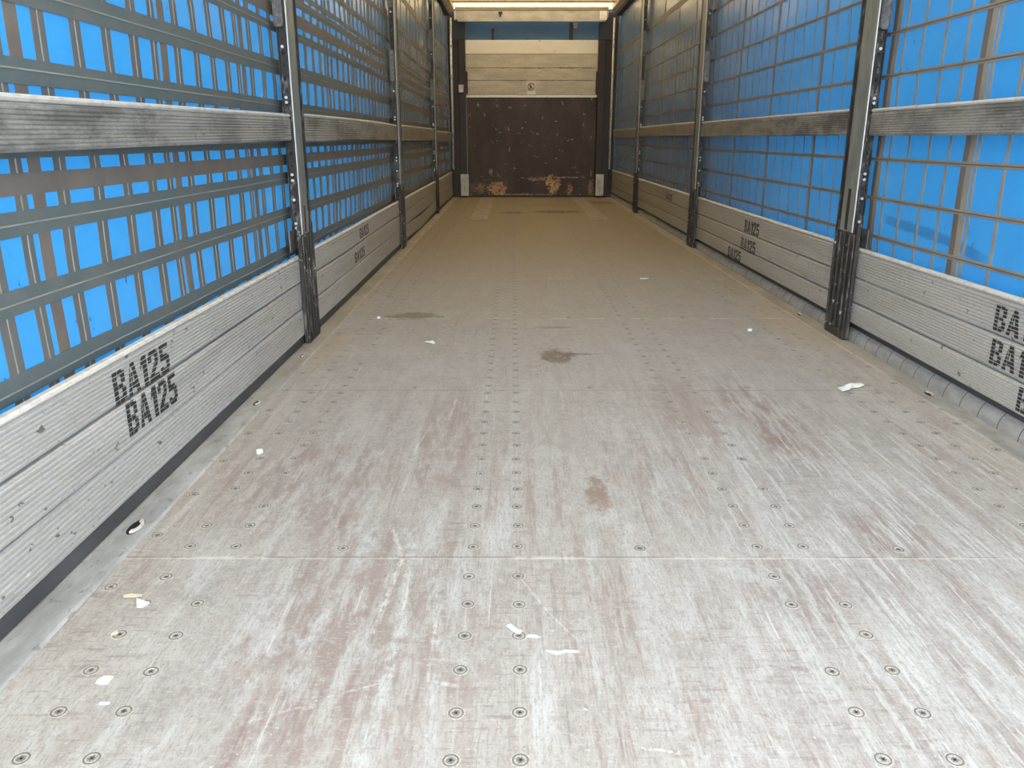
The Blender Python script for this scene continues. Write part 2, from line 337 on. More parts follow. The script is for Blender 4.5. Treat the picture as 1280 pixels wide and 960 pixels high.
t = NT('yellowed_paper'); n = t.noise((1, 1, 1), 60, 3); M['paper_y'] = t.fin(t.mix(n, (.80, .72, .50), (.60, .52, .36)), .8)

# front wall
def mat_ply():
    t = NT('brown_plywood_bulkhead'); n = t.noise((1, 1, .4), 4, 5, .6); fine = t.noise((1, 1, 1), 60, 3)
    c = t.mix(t.ramp(n, .35, .7), (.050, .033, .026), (.085, .060, .048))
    p = t.xyz(); z = p[2]
    v = t.noise((1, 1, .55), 13, 3, .6, loc=(2, 0, 5)); v2 = t.noise((.5, 1, 1.6), 17, 3, .6, loc=(7, 0, 1))
    c = t.mix(t.ramp(v, .665, .71, 0, .75), c, (.36, .32, .28)); c = t.mix(t.ramp(v2, .675, .72, 0, .85), c, (.50, .46, .42))
    nz = t.noise((1, 1, 1), 8, 6, .75, loc=(3, 0, 3)); nz2 = t.noise((1, 1, 1), 24, 4, .7)
    for cc, rr, col, a in (((-.30, YF, .13), (.20, 1, .12), (.62, .36, .18), .95), ((-.18, YF, .16), (.12, 1, .08), (.55, .26, .14), .9),
                           ((.66, YF, .19), (.11, 1, .17), (.66, .42, .20), .95), ((.93, YF, .12), (.045, 1, .12), (.55, .22, .12), .9),
                           ((1.27, YF, .14), (.05, 1, .12), (.50, .32, .17), .6), ((.42, YF, .29), (.15, 1, .035), (.42, .30, .2), .7),
                           ((-.55, YF, .14), (.14, 1, .10), (.30, .18, .13), .7), ((.85, YF, .315), (.38, 1, .012), (.50, .33, .18), .8),
                           ((.05, YF, .035), (.5, 1, .03), (.60, .44, .26), .7), ((-.36, YF, .40), (.035, 1, .07), (.33, .31, .28), .8)):
        m = t.math('MULTIPLY', t.blob(cc, rr, nz, 1.1), t.ramp(nz2, .40, .52))
        c = t.mix(t.math('MULTIPLY', m, a), c, col)
    return t.fin(c, .55, 0, fine, .1, .001)
M['ply'] = mat_ply()
def mat_plank(name, a, b, dark=.5):
    t = NT(name); n = t.noise((.35, 1, 1.6), 9, 5, .65); l = t.noise((.12, 1, 2.2), 26, 4, .7, loc=(4, 0, 2)); s = t.noise((.4, 1, 1.4), 20, 3, .6, loc=(1, 0, 9))
    c = t.mix(t.ramp(n, .35, .7), a, b); c = t.mix(t.ramp(l, .56, .66, 0, dark), c, tuple(v*.55 for v in a))
    c = t.mix(t.ramp(s, .68, .72, 0, .8), c, (.16, .13, .10))
    z = t.xyz()[2]; g = t.noise((.5, 1, 1), 7, 4, .7, loc=(5, 0, 0)); wv = t.math('MULTIPLY', t.math('SUBTRACT', g, .5), .02)
    for zz, ga in ((1.985, .85), (1.802, .65), (2.19, .25)):
        d = t.math('ABSOLUTE', t.math('SUBTRACT', t.math('ADD', z, wv), zz))
        c = t.mix(t.math('MULTIPLY', t.ramp(d, .004, .012, 1, 0), t.ramp(g, .44, .58, .05, ga)), c, (.12, .10, .075))
    gr = t.noise((1, 1, 1), 30, 5, .75, loc=(2, 0, 6))
    c = t.mix(t.ramp(gr, .52, .68, 0, dark), c, tuple(v*.6 for v in a))
    return t.fin(c, .65)
M['cream'] = mat_plank('cream_plank', (.93, .89, .78), (.97, .95, .88), .08)
M['plank'] = mat_plank('weathered_plank', (.53, .49, .41), (.70, .65, .545))
t = NT('dark_brown_column'); n = t.noise((1, 1, .3), 12, 4); M['col'] = t.fin(t.mix(n, (.022, .015, .013), (.05, .034, .029)), .5)
t = NT('blue_black_column_top'); M['upcol'] = t.fin((.03, .04, .055), .5)
t = NT('front_beam_paint'); n = t.noise((.5, 1, 1), 9, 4); M['beam'] = t.fin(t.mix(t.ramp(n, .3, .7), (.38, .37, .35), (.54, .53, .51)), .5, .2)
t = NT('worn_white_paint'); n = t.noise((1, 1, .6), 25, 4); M['white'] = t.fin(t.mix(t.ramp(n, .45, .65), (.74, .72, .66), (.48, .45, .40)), .5)
t = NT('kick_block_white'); n = t.noise((1, 1, .6), 14, 5); M['kick'] = t.fin(t.mix(t.ramp(n, .4, .7), (.66, .67, .66), (.42, .42, .42)), .6)
t = NT('cant_rail_metal'); n = t.noise((1, .2, 1), 14, 4); M['rail'] = t.fin(t.mix(n, (.26, .21, .15), (.42, .36, .27)), .5, .2)
t = NT('black_rail'); M['black'] = t.fin((.02, .018, .017), .5)
t = NT('floor_wear_plate'); n = t.noise((1, .3, 1), 14, 5, .65); M['plate'] = t.fin(t.mix(t.ramp(n, .35, .7), (.36, .31, .23), (.47, .42, .33)), .5, .2)
t = NT('sign_white'); M['sign'] = t.fin((.86, .82, .74), .5)
t = NT('sign_red'); M['red'] = t.fin((.32, .06, .045), .5)
t = NT('yard_concrete'); n = t.noise((1, 1, 1), 1.5, 5); M['yard'] = t.fin(t.mix(n, (.34, .33, .31), (.44, .43, .41)), .85)
# translucent roof sheet
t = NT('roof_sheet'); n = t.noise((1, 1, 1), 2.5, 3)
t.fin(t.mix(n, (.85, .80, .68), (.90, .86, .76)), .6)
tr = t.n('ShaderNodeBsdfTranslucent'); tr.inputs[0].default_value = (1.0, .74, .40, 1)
ms = t.n('ShaderNodeMixShader'); t.L(t.ramp(t.xyz()[1], 12.6, 13.2, .105, .42), ms.inputs[0])  # translucency raised towards the front as an added glow on the header strip
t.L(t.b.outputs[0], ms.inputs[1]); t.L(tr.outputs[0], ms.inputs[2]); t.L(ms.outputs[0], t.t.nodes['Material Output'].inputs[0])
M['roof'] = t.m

# ------------------------------------------------------------------ setting: yard, floor, sills, roof
mb = MB(); mb.box(-40, 40, -40, 40, -1.4, -1.25); tag(mb.build('ground', M['yard']), None, None, None, 'structure')
mb = MB()
mb.box(-.893, 1.520, Y0, YF, -.03, 0)
floor = tag(mb.build('floor', M['floor']), None, None, None, 'structure')

# galvanised strips between the plywood and the side boards
mb = MB(); mb.prism([(-.985, -.03), (-.985, .001), (-.978, .004), (-.90, .004), (-.893, .001), (-.893, -.03)], 'y', Y0, YF)
tag(mb.build('trim_1', M['sill']), None, None, None, 'structure')
mb = MB(); mb.prism([(1.520, -.03), (1.520, .001), (1.527, .004), (1.60, .004), (1.608, .001), (1.608, -.03)], 'y', Y0, YF)
tag(mb.build('trim_2', M['sill']), None, None, None, 'structure')
mb = MB(); mb.box(-1.02, -.985, Y0, YF, -.05, .06); tag(mb.build('trim_3', M['gap']), None, None, None, 'structure')
mb = MB(); pts = [(1.608, -.03), (1.608, .0)]+[(1.608+.040*(1-cos(a)), .062*sin(a)) for a in [pi/2*i/6 for i in range(1, 7)]]+[(1.652, .062), (1.652, -.03)]
mb.prism(pts, 'y', Y0, YF); tag(mb.build('trim_4', M['seal']), None, None, None, 'structure')
mb = MB(); mb.box(1.632, 1.640, Y0, YF, .0, .13); tag(mb.build('trim_5', M['gap']), None, None, None, 'structure')

# roof sheet, drooping to the header at the front
mb = MB(); n = 40; vs_ = []; fs = []
prof = [(Y0+(13.0-Y0)*i/24, 2.955) for i in range(25)]+[(13.15, 2.945), (13.3, 2.925), (13.42, 2.89), (13.50, 2.835)]
xs = [-1.05+2.73*i/16 for i in range(17)]
for (yy, zz) in prof:
    for x in xs: vs_.append((x, yy, zz+.012*sin(yy*5.2)*cos(x*1.6)*(yy < 13)))
for j in range(len(prof)-1):
    for i in range(16): fs.append((j*17+i, j*17+i+1, (j+1)*17+i+1, (j+1)*17+i))
k = len(vs_); vs2 = [(a, b, c_+.003) for a, b, c_ in vs_]
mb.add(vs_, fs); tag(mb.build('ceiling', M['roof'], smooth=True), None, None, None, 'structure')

# ------------------------------------------------------------------ side curtains with their straps
def wave(side, y, z):
    s = 1 if side == 'l' else -1
    return s*(.0035*sin(y*2.3+z*1.7)+.002*sin(y*7.1+z*5.3+1)+.0015*sin(z*14+y*1.1))
def cx(side, y, z): return (CL if side == 'l' else CR)+wave(side, y, z)
def frange(a, b, st):
    n = max(1, int(math.ceil((b-a)/st))); return [a+(b-a)*i/n for i in range(n+1)]
ZT = 2.86
def strap_geo(side, ys, zs, off, th, mi=0, mb=None):
    """a band lying on the curtain: grid ys x zs, off = how far proud of the tarpaulin, th thick"""
    s = 1 if side == 'l' else -1; mb = mb or MB(); ny, nz = len(ys), len(zs)
    f = [(cx(side, y, z)+s*(off+th), y, z) for y in ys for z in zs]
    b = [(cx(side, y, z)+s*off, y, z) for y in ys for z in zs]
    N = len(f); fs = []
    for i in range(ny-1):
        for j in range(nz-1):
            q = (i*nz+j, (i+1)*nz+j, (i+1)*nz+j+1, i*nz+j+1)
            fs.append(q); fs.append(tuple(N+v for v in q[::-1]))
    rim = [i*nz for i in range(ny)]+[(ny-1)*nz+j for j in range(1, nz)]+[i*nz+nz-1 for i in range(ny-2, -1, -1)]+[j for j in range(nz-2, 0, -1)]
    for a, c in zip(rim, rim[1:]+rim[:1]): fs.append((a, c, N+c, N+a))
    mb.add(f+b, fs, mi); return mb
curt = {}
for side in 'lr':
    mb = MB(); ys = frange(Y0, YF+.045, .11); zs = frange(-.04, ZT, .09); nz = len(zs); s = -1 if side == 'l' else 1
    f = [(cx(side, y, z), y, z) for y in ys for z in zs]
    fs = [(i*nz+j, (i+1)*nz+j, (i+1)*nz+j+1, i*nz+j+1) for i in range(len(ys)-1) for j in range(nz-1)]
    mb.add(f, fs)
    o = mb.build('side_curtain', M['tarp'] if side == 'l' else M['tarp_r'], smooth=True)
    tag(o, 'blue tarpaulin side curtain with wide grey grid bands, left side of the load floor' if side == 'l'
        else 'blue tarpaulin side curtain with thin tan grid lines and a dark rub mark, right side', 'curtain')
    curt[side] = o
YS = frange(Y0, YF-.1, .11)
# left: broad dark horizontal bands with a pale sewn seam
def hband(side, z0, z1, mat, seam=None, sm='seam', off=.0022):
    mb = strap_geo(side, YS, [z0, (z0+z1)/2, z1], off, .0014, 0)
    if seam: strap_geo(side, YS, [seam-.0017, seam+.0017], off+.0014, .0016, 1, mb)
    put(mb, 'horizontal_strap', [M[mat], M[sm]], curt[side])
for z0, z1, mt, sm in ((.24, .30, 'strap_l', .27), (.404, .457, 'strap_l', .424), (.573, .625, 'strap_l', .596), (.728, .780, 'strap_l', .753), (.811, .856, 'strap_brown', None),
                       (.885, .93, 'strap_l', .908), (1.033, 1.086, 'strap_l', 1.064), (1.191, 1.253, 'strap_l', 1.222), (1.367, 1.405, 'strap_l', 1.386), (1.431, 1.486, 'strap_brown', None),
                       (1.520, 1.560, 'strap_l', 1.541), (1.575, 1.60, 'strap_l', None), (1.683, 1.72, 'strap_l', 1.70), (1.845, 1.885, 'strap_l', 1.865), (2.14, 2.20, 'strap_brown', None)):
    hband('l', z0, z1, mt, sm)
P0 = 1.785-.7475*2
def vband(side, y0, y1, mat, seams=(), z0=.1, z1=ZT-.05, sm='seam'):
    zs = frange(z0, z1, .12)
    mb = strap_geo(side, [y0, y1], zs, .0006, .0012, 0)
    for q in seams: strap_geo(side, [q-.0017, q+.0017], zs, .0018, .0012, 1, mb)
    put(mb, 'vertical_strap', [M[mat], M[sm]], curt[side])
TOPZ = 1.93                                  # the fine grid stops here, only the broad strips go on up
k = 0
while True:
    yb = P0+.7475*k
    if yb > YF-.9: break
    vband('l', yb-.023, yb+.023, 'strap_brown')
    for i, (d, wd) in enumerate(((.097, .05), (.252, .05), (.404, .049), (.559, .055), (.682, .042))):
        if yb+d < 12.9: vband('l', yb+d-wd/2, yb+d+wd/2, 'strap_lv', (yb+d,), z1=TOPZ if i in (0, 2, 3) else ZT-.05)
    k += 1
# right: thin tan lines
for z, hw, mt, sm in ((.33, .009, 'strap_r', 1), (.497, .009, 'strap_r', 1), (.665, .009, 'strap_r', 1), (.835, .009, 'strap_r', 1), (1.01, .009, 'strap_r', 1), (1.186, .009, 'strap_r', 1),
                      (1.363, .009, 'strap_r', 1), (1.542, .009, 'strap_r', 1), (1.73, .009, 'strap_r', 1), (1.925, .011, 'strap_r', 1), (2.20, .028, 'strap_brown', 0)):
    hband('r', z-hw, z+hw, mt, z if sm else None, 'seam_d')
k = 0
TH = [.75, 1.49, 2.235, 3.03, 3.775, 4.588, 5.40, 6.225, 7.04, 7.85, 8.66, 9.47, 10.28, 11.09, 11.9, 12.7]
for i, yb in enumerate(TH):
    hw = .017 if i < 5 else .012
    vband('r', yb-hw, yb+hw, 'strap_brown'); vband('r', yb-.058 if i < 5 else yb+.018, yb-.019 if i < 5 else yb+.034, 'strap_r', z1=TOPZ if i < 5 else ZT-.05)
    if i+1 < len(TH):
        for q in ((.165, .38, .62, .845) if i == 3 else (.1, .40, .68, .90) if i == 2 else (.19, .40, .60, .80)):
            yy = TH[i+1]-(TH[i+1]-yb)*(1-q)+.0
            hv = .009 if i < 4 else .006; vband('r', yy-hv, yy+hv, 'strap_r', z1=TOPZ)

# ------------------------------------------------------------------ aluminium side boards and slats
def ribbed(side, y0, y1, z0, z1, nr, depth=.0028, th=.020, dent=None, xo=0.):
    s = 1 if side == 'l' else -1; X = (XL if side == 'l' else XR)+s*xo
    H = z1-z0; p = []; m = .006; pitch = (H-2*m)/nr
    p.append((X-s*th, z0+.001)); p.append((X-s*.004, z0+.001)); p.append((X, z0+m*.7))
    for i in range(nr):
        a = z0+m+i*pitch
        p += [(X, a), (X+s*depth, a+pitch*.22), (X+s*depth, a+pitch*.64), (X, a+pitch*.86)]
    p.append((X, z1-m*.7)); p.append((X-s*.004, z1-.001)); p.append((X-s*th, z1-.001))
    ys = frange(y0, y1, .28); n = len(p); vs_ = []; fs = []
    for y in ys:
        for (x, z) in p:
            dx, dz = dent(y, z) if dent else (0, 0)
            vs_.append((x-s*dx, y, z+dz))
    for j in range(len(ys)-1):
        for i in range(n): fs.append((j*n+i, j*n+(i+1) % n, (j+1)*n+(i+1) % n, (j+1)*n+i))
    fs.append(tuple(range(n))[::-1]); fs.append(tuple((len(ys)-1)*n+i for i in range(n)))
    mb = MB(); mb.add(vs_, fs)
    if nr > 1 and th == .020:                 # tongue that closes the joint to the board above
        xa, xb_ = sorted((X-s*(th-.001), X-s*(th-.005))); mb.box(xa, xb_, y0+.002, y1-.002, z1-.006, z1+.0028)
    return mb
def stencil(side, ya, yb, z0, z1, parent, dent=None, slant=0.):
    R_ = lambda x0, x1, y0, y1: [(x0, y0), (x1, y0), (x1, y1), (x0, y1)]
    G = [(.185, [R_(0, .32, 0, 1), R_(.32, .78, .82, 1), R_(.32, .78, .42, .58), R_(.32, .78, 0, .18), R_(.68, 1, .56, .92), R_(.68, 1, .08, .44)]),
         (.205, [[(0, 0), (.30, 0), (.56, 1), (.34, 1)], [(.70, 0), (1, 0), (.66, 1), (.44, 1)], R_(.2, .8, .20, .38)]),
         (.115, [R_(.38, 1, 0, 1), [(0, .62), (.38, .74), (.38, 1), (.22, .9)]]),
         (.180, [R_(.14, .86, .82, 1), R_(0, .32, .64, .88), R_(.68, 1, .52, .90), [(0, .16), (.42, .16), (1, .56), (.62, .60)], R_(0, 1, 0, .18)]),
         (.180, [R_(.06, .95, .82, 1), R_(.06, .38, .46, .84), R_(.3, .82, .46, .64), R_(.66, 1, .10, .56), R_(.12, .84, 0, .18), R_(0, .3, .08, .28)])]
    bm = bmesh.new(); x_ = 0; tot = sum(g[0] for g in G)+.034*4
    for wd, polys in G:
        for p in polys:
            bm.faces.new([bm.verts.new(((x_+q[0]*wd)/tot, q[1], 0)) for q in p])
        x_ += wd+.034
    me = bpy.data.meshes.new('stencil_marking')
    # ink only took on the tops of the ribs: cut the letters into strips
    pitch = .0122/(z1-z0); q = 0; H = []
    while q < 1.0:
        for zz in (q, q+pitch*.78):
            if 0 < zz < 1: bmesh.ops.bisect_plane(bm, geom=bm.verts[:]+bm.edges[:]+bm.faces[:], plane_co=(0, zz, 0), plane_no=(0, 1, 0))
        q += pitch
    # narrow stencil bridges through the letters
    for bx in (.075, .285):
        for zz in (bx-.006, bx+.006): bmesh.ops.bisect_plane(bm, geom=bm.verts[:]+bm.edges[:]+bm.faces[:], plane_co=(zz, 0, 0), plane_no=(1, 0, 0))
    rem = []
    for f in bm.faces:
        c = f.calc_center_median(); fr = (c.y/pitch) % 1
        if fr > .78 or abs(c.x-.075) < .006 or abs(c.x-.285) < .006: rem.append(f)
        elif random.random() < .03 and f.calc_area() < .004: rem.append(f)
    bmesh.ops.delete(bm, geom=rem, context='FACES')
    s = 1 if side == 'l' else -1; X = (XL if side == 'l' else XR)+s*.0034
    for v in bm.verts:
        y = ya+(yb-ya)*v.co.x; z = z0+(z1-z0)*v.co.y+slant*(v.co.x-.5)
        dx, dz = dent(y, z) if dent else (0, 0)
        v.co = Vector((X-s*dx, y, z+dz))
    ex = bmesh.ops.extrude_face_region(bm, geom=bm.faces[:])
    for g in ex['geom']:
        if isinstance(g, bmesh.types.BMVert): g.co.x += -s*.0008
    bmesh.ops.recalc_face_normals(bm, faces=bm.faces[:])
    bm.to_mesh(me); bm.free(); me.name = 'stencil_marking'; me.materials.clear(); me.materials.append(M['ink'])
    for p_ in me.polygons: p_.material_index = 0
    o = bpy.data.objects.new('stencil_marking', me); C.objects.link(o); o.parent = parent
    o['label'] = 'black stencilled lettering'
LB = [(Y0, 3.674), (3.835, 7.022), (7.185, 10.40), (10.565, 13.30)]
RB = [(Y0, 3.758), (3.94, 7.112), (7.295, 10.54), (10.725, 13.33)]
BAY = ['nearest bay', 'second bay from rear', 'third bay from rear', 'farthest bay']
LV = {'l': [(.045, .168), (.171, .290), (.293, .398)], 'r': [(.088, .186), (.190, .302), (.305, .425)]}
NM = ['lowest', 'middle', 'uppermost']
def mkdent(side, bay, k):
    r = random.Random(bay*7+k*3+(50 if side == 'r' else 0)); a = r.uniform(0, 6); am = .003 if bay else .0015
    if side == 'l' and bay == 2 and k == 0:
        return lambda y, z: (-.004*sin((y-7.19)*1.1), -.022*max(0, sin((y-7.3)/2.9*pi))**2)
    if side == 'l' and bay == 1:
        return lambda y, z: (am*sin(y*2+a), -.006*max(0, sin((y-4.2)*2.6))*(k == 1))
    return lambda y, z: (am*sin(y*1.7+a), .0015*sin(y*1.3+a))
for side, bays in (('l', LB), ('r', RB)):
    sd_ = 'left' if side == 'l' else 'right'; s = 1 if side == 'l' else -1; X = XL if side == 'l' else XR
    for b, (a, c_) in enumerate(bays):
        for k, (z0, z1) in enumerate(LV[side]):
            de = mkdent(side, b, k)
            o = ribbed(side, a, c_, z0, z1, 9, dent=de).build('side_board', M['board'])
            extra = ''
            marks = {('l', 0, 2): [(1.862, 2.186, .293+.001, .378)], ('l', 0, 1): [(1.90, 2.205, .201, .288)], ('l', 1, 2): [(5.13, 5.46, .316, .380)], ('l', 1, 1): [(4.95, 5.29, .190, .255)],
                     ('r', 1, 2): [(5.585, 5.245, .313, .393)], ('r', 1, 1): [(5.635, 5.29, .191, .270)], ('r', 1, 0): [(5.955, 5.62, .092, .166)],
                     ('r', 0, 2): [(2.598, 2.27, .318, .404)], ('r', 0, 1): [(2.592, 2.26, .204, .290)], ('r', 0, 0): [(2.41, 2.09, .100, .178)],
                     ('r', 2, 2): [(8.55, 8.22, .325, .385)]}.get((side, b, k), [])
            for (ya, yb, za, zb) in marks: stencil(side, ya, yb, za, zb, o, de)
            if marks: extra = ' with black lettering'
            tag(o, f'{NM[k]} ribbed aluminium side board{extra}, {sd_} side, {BAY[b]}', 'board', 'ribbed aluminium side boards')
            if k == 2:
                l = ribbed(side, a, c_, z1-.001, z1+(.016 if side == 'l' else .018), 1, .003, .018, de, .002)
                p = put(l, 'top_lip', M['lip'], o); p['label'] = 'worn top edge with painted pale highlight'
        # middle slat
        if side == 'l':
            za, zb = ((.897, 1.010), (.907, 1.036), (.900, 1.040), (.885, 1.02))[b]
            f0, f1 = ((0, .018), (.006, .008), (0, 0), (0, 0))[b]
            de = lambda y, z, f0=f0, f1=f1, a=a, c_=c_, b=b: (.0, (f0+(f1-f0)*max(0, min(1, (y-1.6)/2.1))) if b == 0 else (f0*sin((y-a)/(c_-a)*pi)))
        else:
            za, zb = ((.935, 1.052), (.938, 1.060), (.945, 1.066), (.93, 1.055))[b]; de = None
        e0, e1 = a, c_
        o = ribbed(side, e0, e1, za, zb-.016, 9, .0028, .024, de, .002).build('lath', M['slat'])
        tag(o, f'grimy aluminium lath at mid height across the {sd_} curtain, {BAY[b]}', 'lath', 'mid-height aluminium laths')
        p = put(ribbed(side, e0, e1, zb-.017, zb, 1, .003, .022, de, .003), 'top_lip', M['lip'], o); p['label'] = 'worn top edge with painted pale highlight'

# ------------------------------------------------------------------ side posts
def post(side, ya, wdt, idx):
    s = 1 if side == 'l' else -1; X = -.96 if side == 'l' else 1.582
    yb = ya+wdt
    root = empty('side_post', (X-s*.02, (ya+yb)/2, 0))
    sd_ = 'left' if side == 'l' else 'right'
    tag(root, f'galvanised steel side post with black lower sleeve, {["nearest", "second", "farthest"][idx]} post on the {sd_} side', 'post', 'steel posts between the side boards')
    def xb(a, b): return (min(X-s*a, X-s*b), max(X-s*a, X-s*b))
    # main channel: face towards the load floor, with webs running back to the curtain
    D = .042
    mb = MB(); x0, x1 = xb(0, .006); mb.box(x0, x1, ya, yb, .50, 2.80, bev=.0025)
    x0, x1 = xb(.005, D); mb.box(x0, x1, yb-.007, yb-.001, .50, 2.80)
    put(mb, 'face_channel', M['galv'], root)
    mb = MB(); x0, x1 = xb(-.002, .003); mb.box(x0, x1, ya-.004, ya+.009, .50, 2.80, bev=.002)
    p = put(mb, 'edge_strip', M['edge'], root); p['label'] = 'bright worn front edge'
    # perforated web facing the rear end
    mb = MB(); x0, x1 = xb(.006, D); mb.box(x0, x1, ya-.001, ya+.006, .44, 2.80)
    x0, x1 = xb(D-.004, D); mb.box(x0, x1, ya-.012, ya-.001, .44, 2.80)
    x0, x1 = xb(.004, .008); mb.box(x0, x1, ya-.006, ya-.001, .44, 2.80)
    z = .60; q = 0; hx = X-s*.023
    while z < 2.7:
        mb.disc((hx, ya-.0025, z), .0065 if q % 2 else .004, .002, 'y', 12, 1, ry=.010 if q % 2 else .005); z += .052; q += 1
    put(mb, 'perforated_web', [M['dark'], M['hole']], root)
    for z in (.66, .535, .555, .745, .770, 1.075, 1.095, 1.30, 1.9, 2.3):
        mb = MB(); mb.disc((hx-s*.002, ya-.005, z), .0065, .004, 'y', 12); put(mb, 'rivet', M['rivet'], root)
    mb = MB(); x0, x1 = xb(.001, .010); mb.box(x0, x1, yb, yb+.040, .44, 2.80)
    x0, x1 = xb(-.002, .011); mb.box(x0, x1, yb+.034, yb+.044, .44, 2.80)
    put(mb, 'back_rail', M['dark'], root)
    # slot pressed into the lower end of the face
    mb = MB(); x0, x1 = xb(-.001, .002); mb.box(x0, x1, ya+wdt*.42, ya+wdt*.64, .51, .70 if side == 'r' else .63, bev=.001); put(mb, 'slot', M['sleeve'], root)
    # black lower sleeve with ridges
    sa, sb = (ya-.055, yb+.045) if side == 'l' else (ya-.075, yb+.035)
    mb = MB(); x0, x1 = xb(-.004, .010); mb.box(x0, x1, sa+.01, sb-.005, .012, .505, bev=.004)
    n = 5
    for i in range(n):
        yy = sa+.02+(sb-sa-.045)*i/(n-1); x0, x1 = xb(-.012, .0); mb.box(x0, x1, yy, yy+.013, .012, .50, bev=.004)
    x0, x1 = xb(-.006, .011); mb.box(x0, x1, sb-.03, sb, .012, .548, bev=.003); mb.box(x0, x1, sa, sa+.02, .012, .552, bev=.003)
    p = put(mb, 'lower_sleeve', M['sleeve'], root); p['label'] = 'black scuffed lower sleeve'
    mb = MB(); x0, x1 = xb(-.010, .011); mb.box(x0, x1, sa+.015, sb-.01, .0, .045, bev=.006); put(mb, 'foot', M['sleeve'], root)
    # flap beside the sleeve
    mb = MB(); x0, x1 = xb(.030, .036); mb.box(x0, x1, ya-.10, ya-.02, .435, .53); put(mb, 'flap', M['bracket'], root)
    # slat pockets: rounded cups on the web, towards the rear and towards the front
    for zb in (1.375, 1.93, 2.45):
        for near in (True, False):
            yp = ya-.016 if near else yb+.002
            d0, d1 = (.010, .048) if s > 0 else (.006, .046)
            a_, b_ = sorted((X-s*d0, X-s*d1)); zb_, zt_ = (zb, zb+.24) if near else (zb-.03, zb+.10)
            r = .012; pts = [(a_, zt_), (a_, zb_+r)]+[(a_+r-r*cos(t_), zb_+r-r*sin(t_)) for t_ in (pi/8, pi/4, 3*pi/8, pi/2)]
            pts += [(b_-r+r*sin(t_), zb_+r-r*cos(t_)) for t_ in (0, pi/8, pi/4, 3*pi/8, pi/2)]+[(b_, zt_)]
            mb = MB(); mb.prism(pts, 'y', yp, yp+.012)
            for (p0, p1) in zip(pts, pts[1:]):
                dx, dz = p1[0]-p0[0], p1[1]-p0[1]; l = math.hypot(dx, dz) or 1; nx, nz_ = -dz/l*.004, dx/l*.004
                mb.prism([p0, p1, (p1[0]+nx, p1[1]+nz_), (p0[0]+nx, p0[1]+nz_)], 'y', yp-.008, yp)
            put(mb, 'slat_pocket', M['bracket'] if near else M['dark'], root)
    return root
for i, y in enumerate(LPOST): post('l', y, LPW, i)
for i, y in enumerate(RPOST): post('r', y, RPW, i)

# ------------------------------------------------------------------ cant rails, roof bows
for side in 'lr':
    s = 1 if side == 'l' else -1; X = -.985 if side == 'l' else 1.60
    root = empty('roof_rail', (X, 6.6, 2.76))
    mb = MB(); mb.prism([(X-s*.06, 2.755), (X+s*.035, 2.755), (X+s*.085, 2.80), (X+s*.085, 2.93), (X-s*.06, 2.93)], 'y', Y0, 13.36); put(mb, 'rail', M['rail'], root)
    mb = MB(); mb.prism([(X-s*.062, 2.72), (X+s*.02, 2.72), (X+s*.036, 2.757), (X-s*.062, 2.757)], 'y', Y0, 13.36); put(mb, 'curtain_track', M['black'], root)
    tag(root, f'long metal roof rail with black curtain track running above the {"left" if s > 0 else "right"} curtain', 'rail')
for i, yy in enumerate((13.06, 12.3)):
    mb = MB(); mb.prism([(yy, 2.862), (yy+.045, 2.862), (yy+.05, 2.88), (yy+.045, 2.90), (yy, 2.90), (yy-.005, 2.88)], 'x', -.90, 1.515)
    o = mb.build('roof_bow', M['rail'])
    tag(o, ['thin roof crossbar under the roof sheet, nearest the front wall', 'roof crossbar second from the front wall'][i], 'crossbar', 'roof crossbars')

# ------------------------------------------------------------------ front wall
mb = MB(); mb.box(-1.05, 1.68, YF+.05, YF+.08, -.05, 2.85); tag(mb.build('wall_front', M['col']), None, None, None, 'structure')
bulk = empty('bulkhead_panel', (.3, YF, 0))
mb = MB(); mb.box(-.737, 1.333, YF, YF+.04, .03, 1.548, bev=.003); put(mb, 'plywood_sheet', M['ply'], bulk)
mb = MB(); mb.box(-.742, 1.338, YF-.006, YF+.03, 1.548, 1.580, bev=.003); put(mb, 'aluminium_trim', M['lip'], bulk)
mb = MB(); mb.box(-.745, -.735, YF-.006, YF+.01, .05, 1.548); put(mb, 'edge_bead', M['beam'], bulk)
mb = MB(); mb.box(-.745, 1.34, YF-.004, YF+.04, .0, .032, bev=.004); put(mb, 'bottom_rail', M['col'], bulk)
tag(bulk, 'dark brown plywood lower front wall panel, chipped orange along its bottom edge', 'panel')
pl = [(1.583, 1.80, 'lowest weathered grey-beige front wall plank, with the small sign on it', 'plank'),
      (1.803, 1.985, 'weathered front wall plank just above the one with the sign', 'plank'),
      (1.988, 2.190, 'weathered front wall plank just below the bright cream one', 'plank'),
      (2.193, 2.392, 'bright cream top plank of the front wall', 'cream')]
for z0, z1, lb, mt in pl:
    mb = MB(); mb.box(-.75, 1.335, YF, YF+.035, z0, z1, bev=.004)
    tag(mb.build('front_plank', M[mt]), lb, 'plank', 'front wall planks')
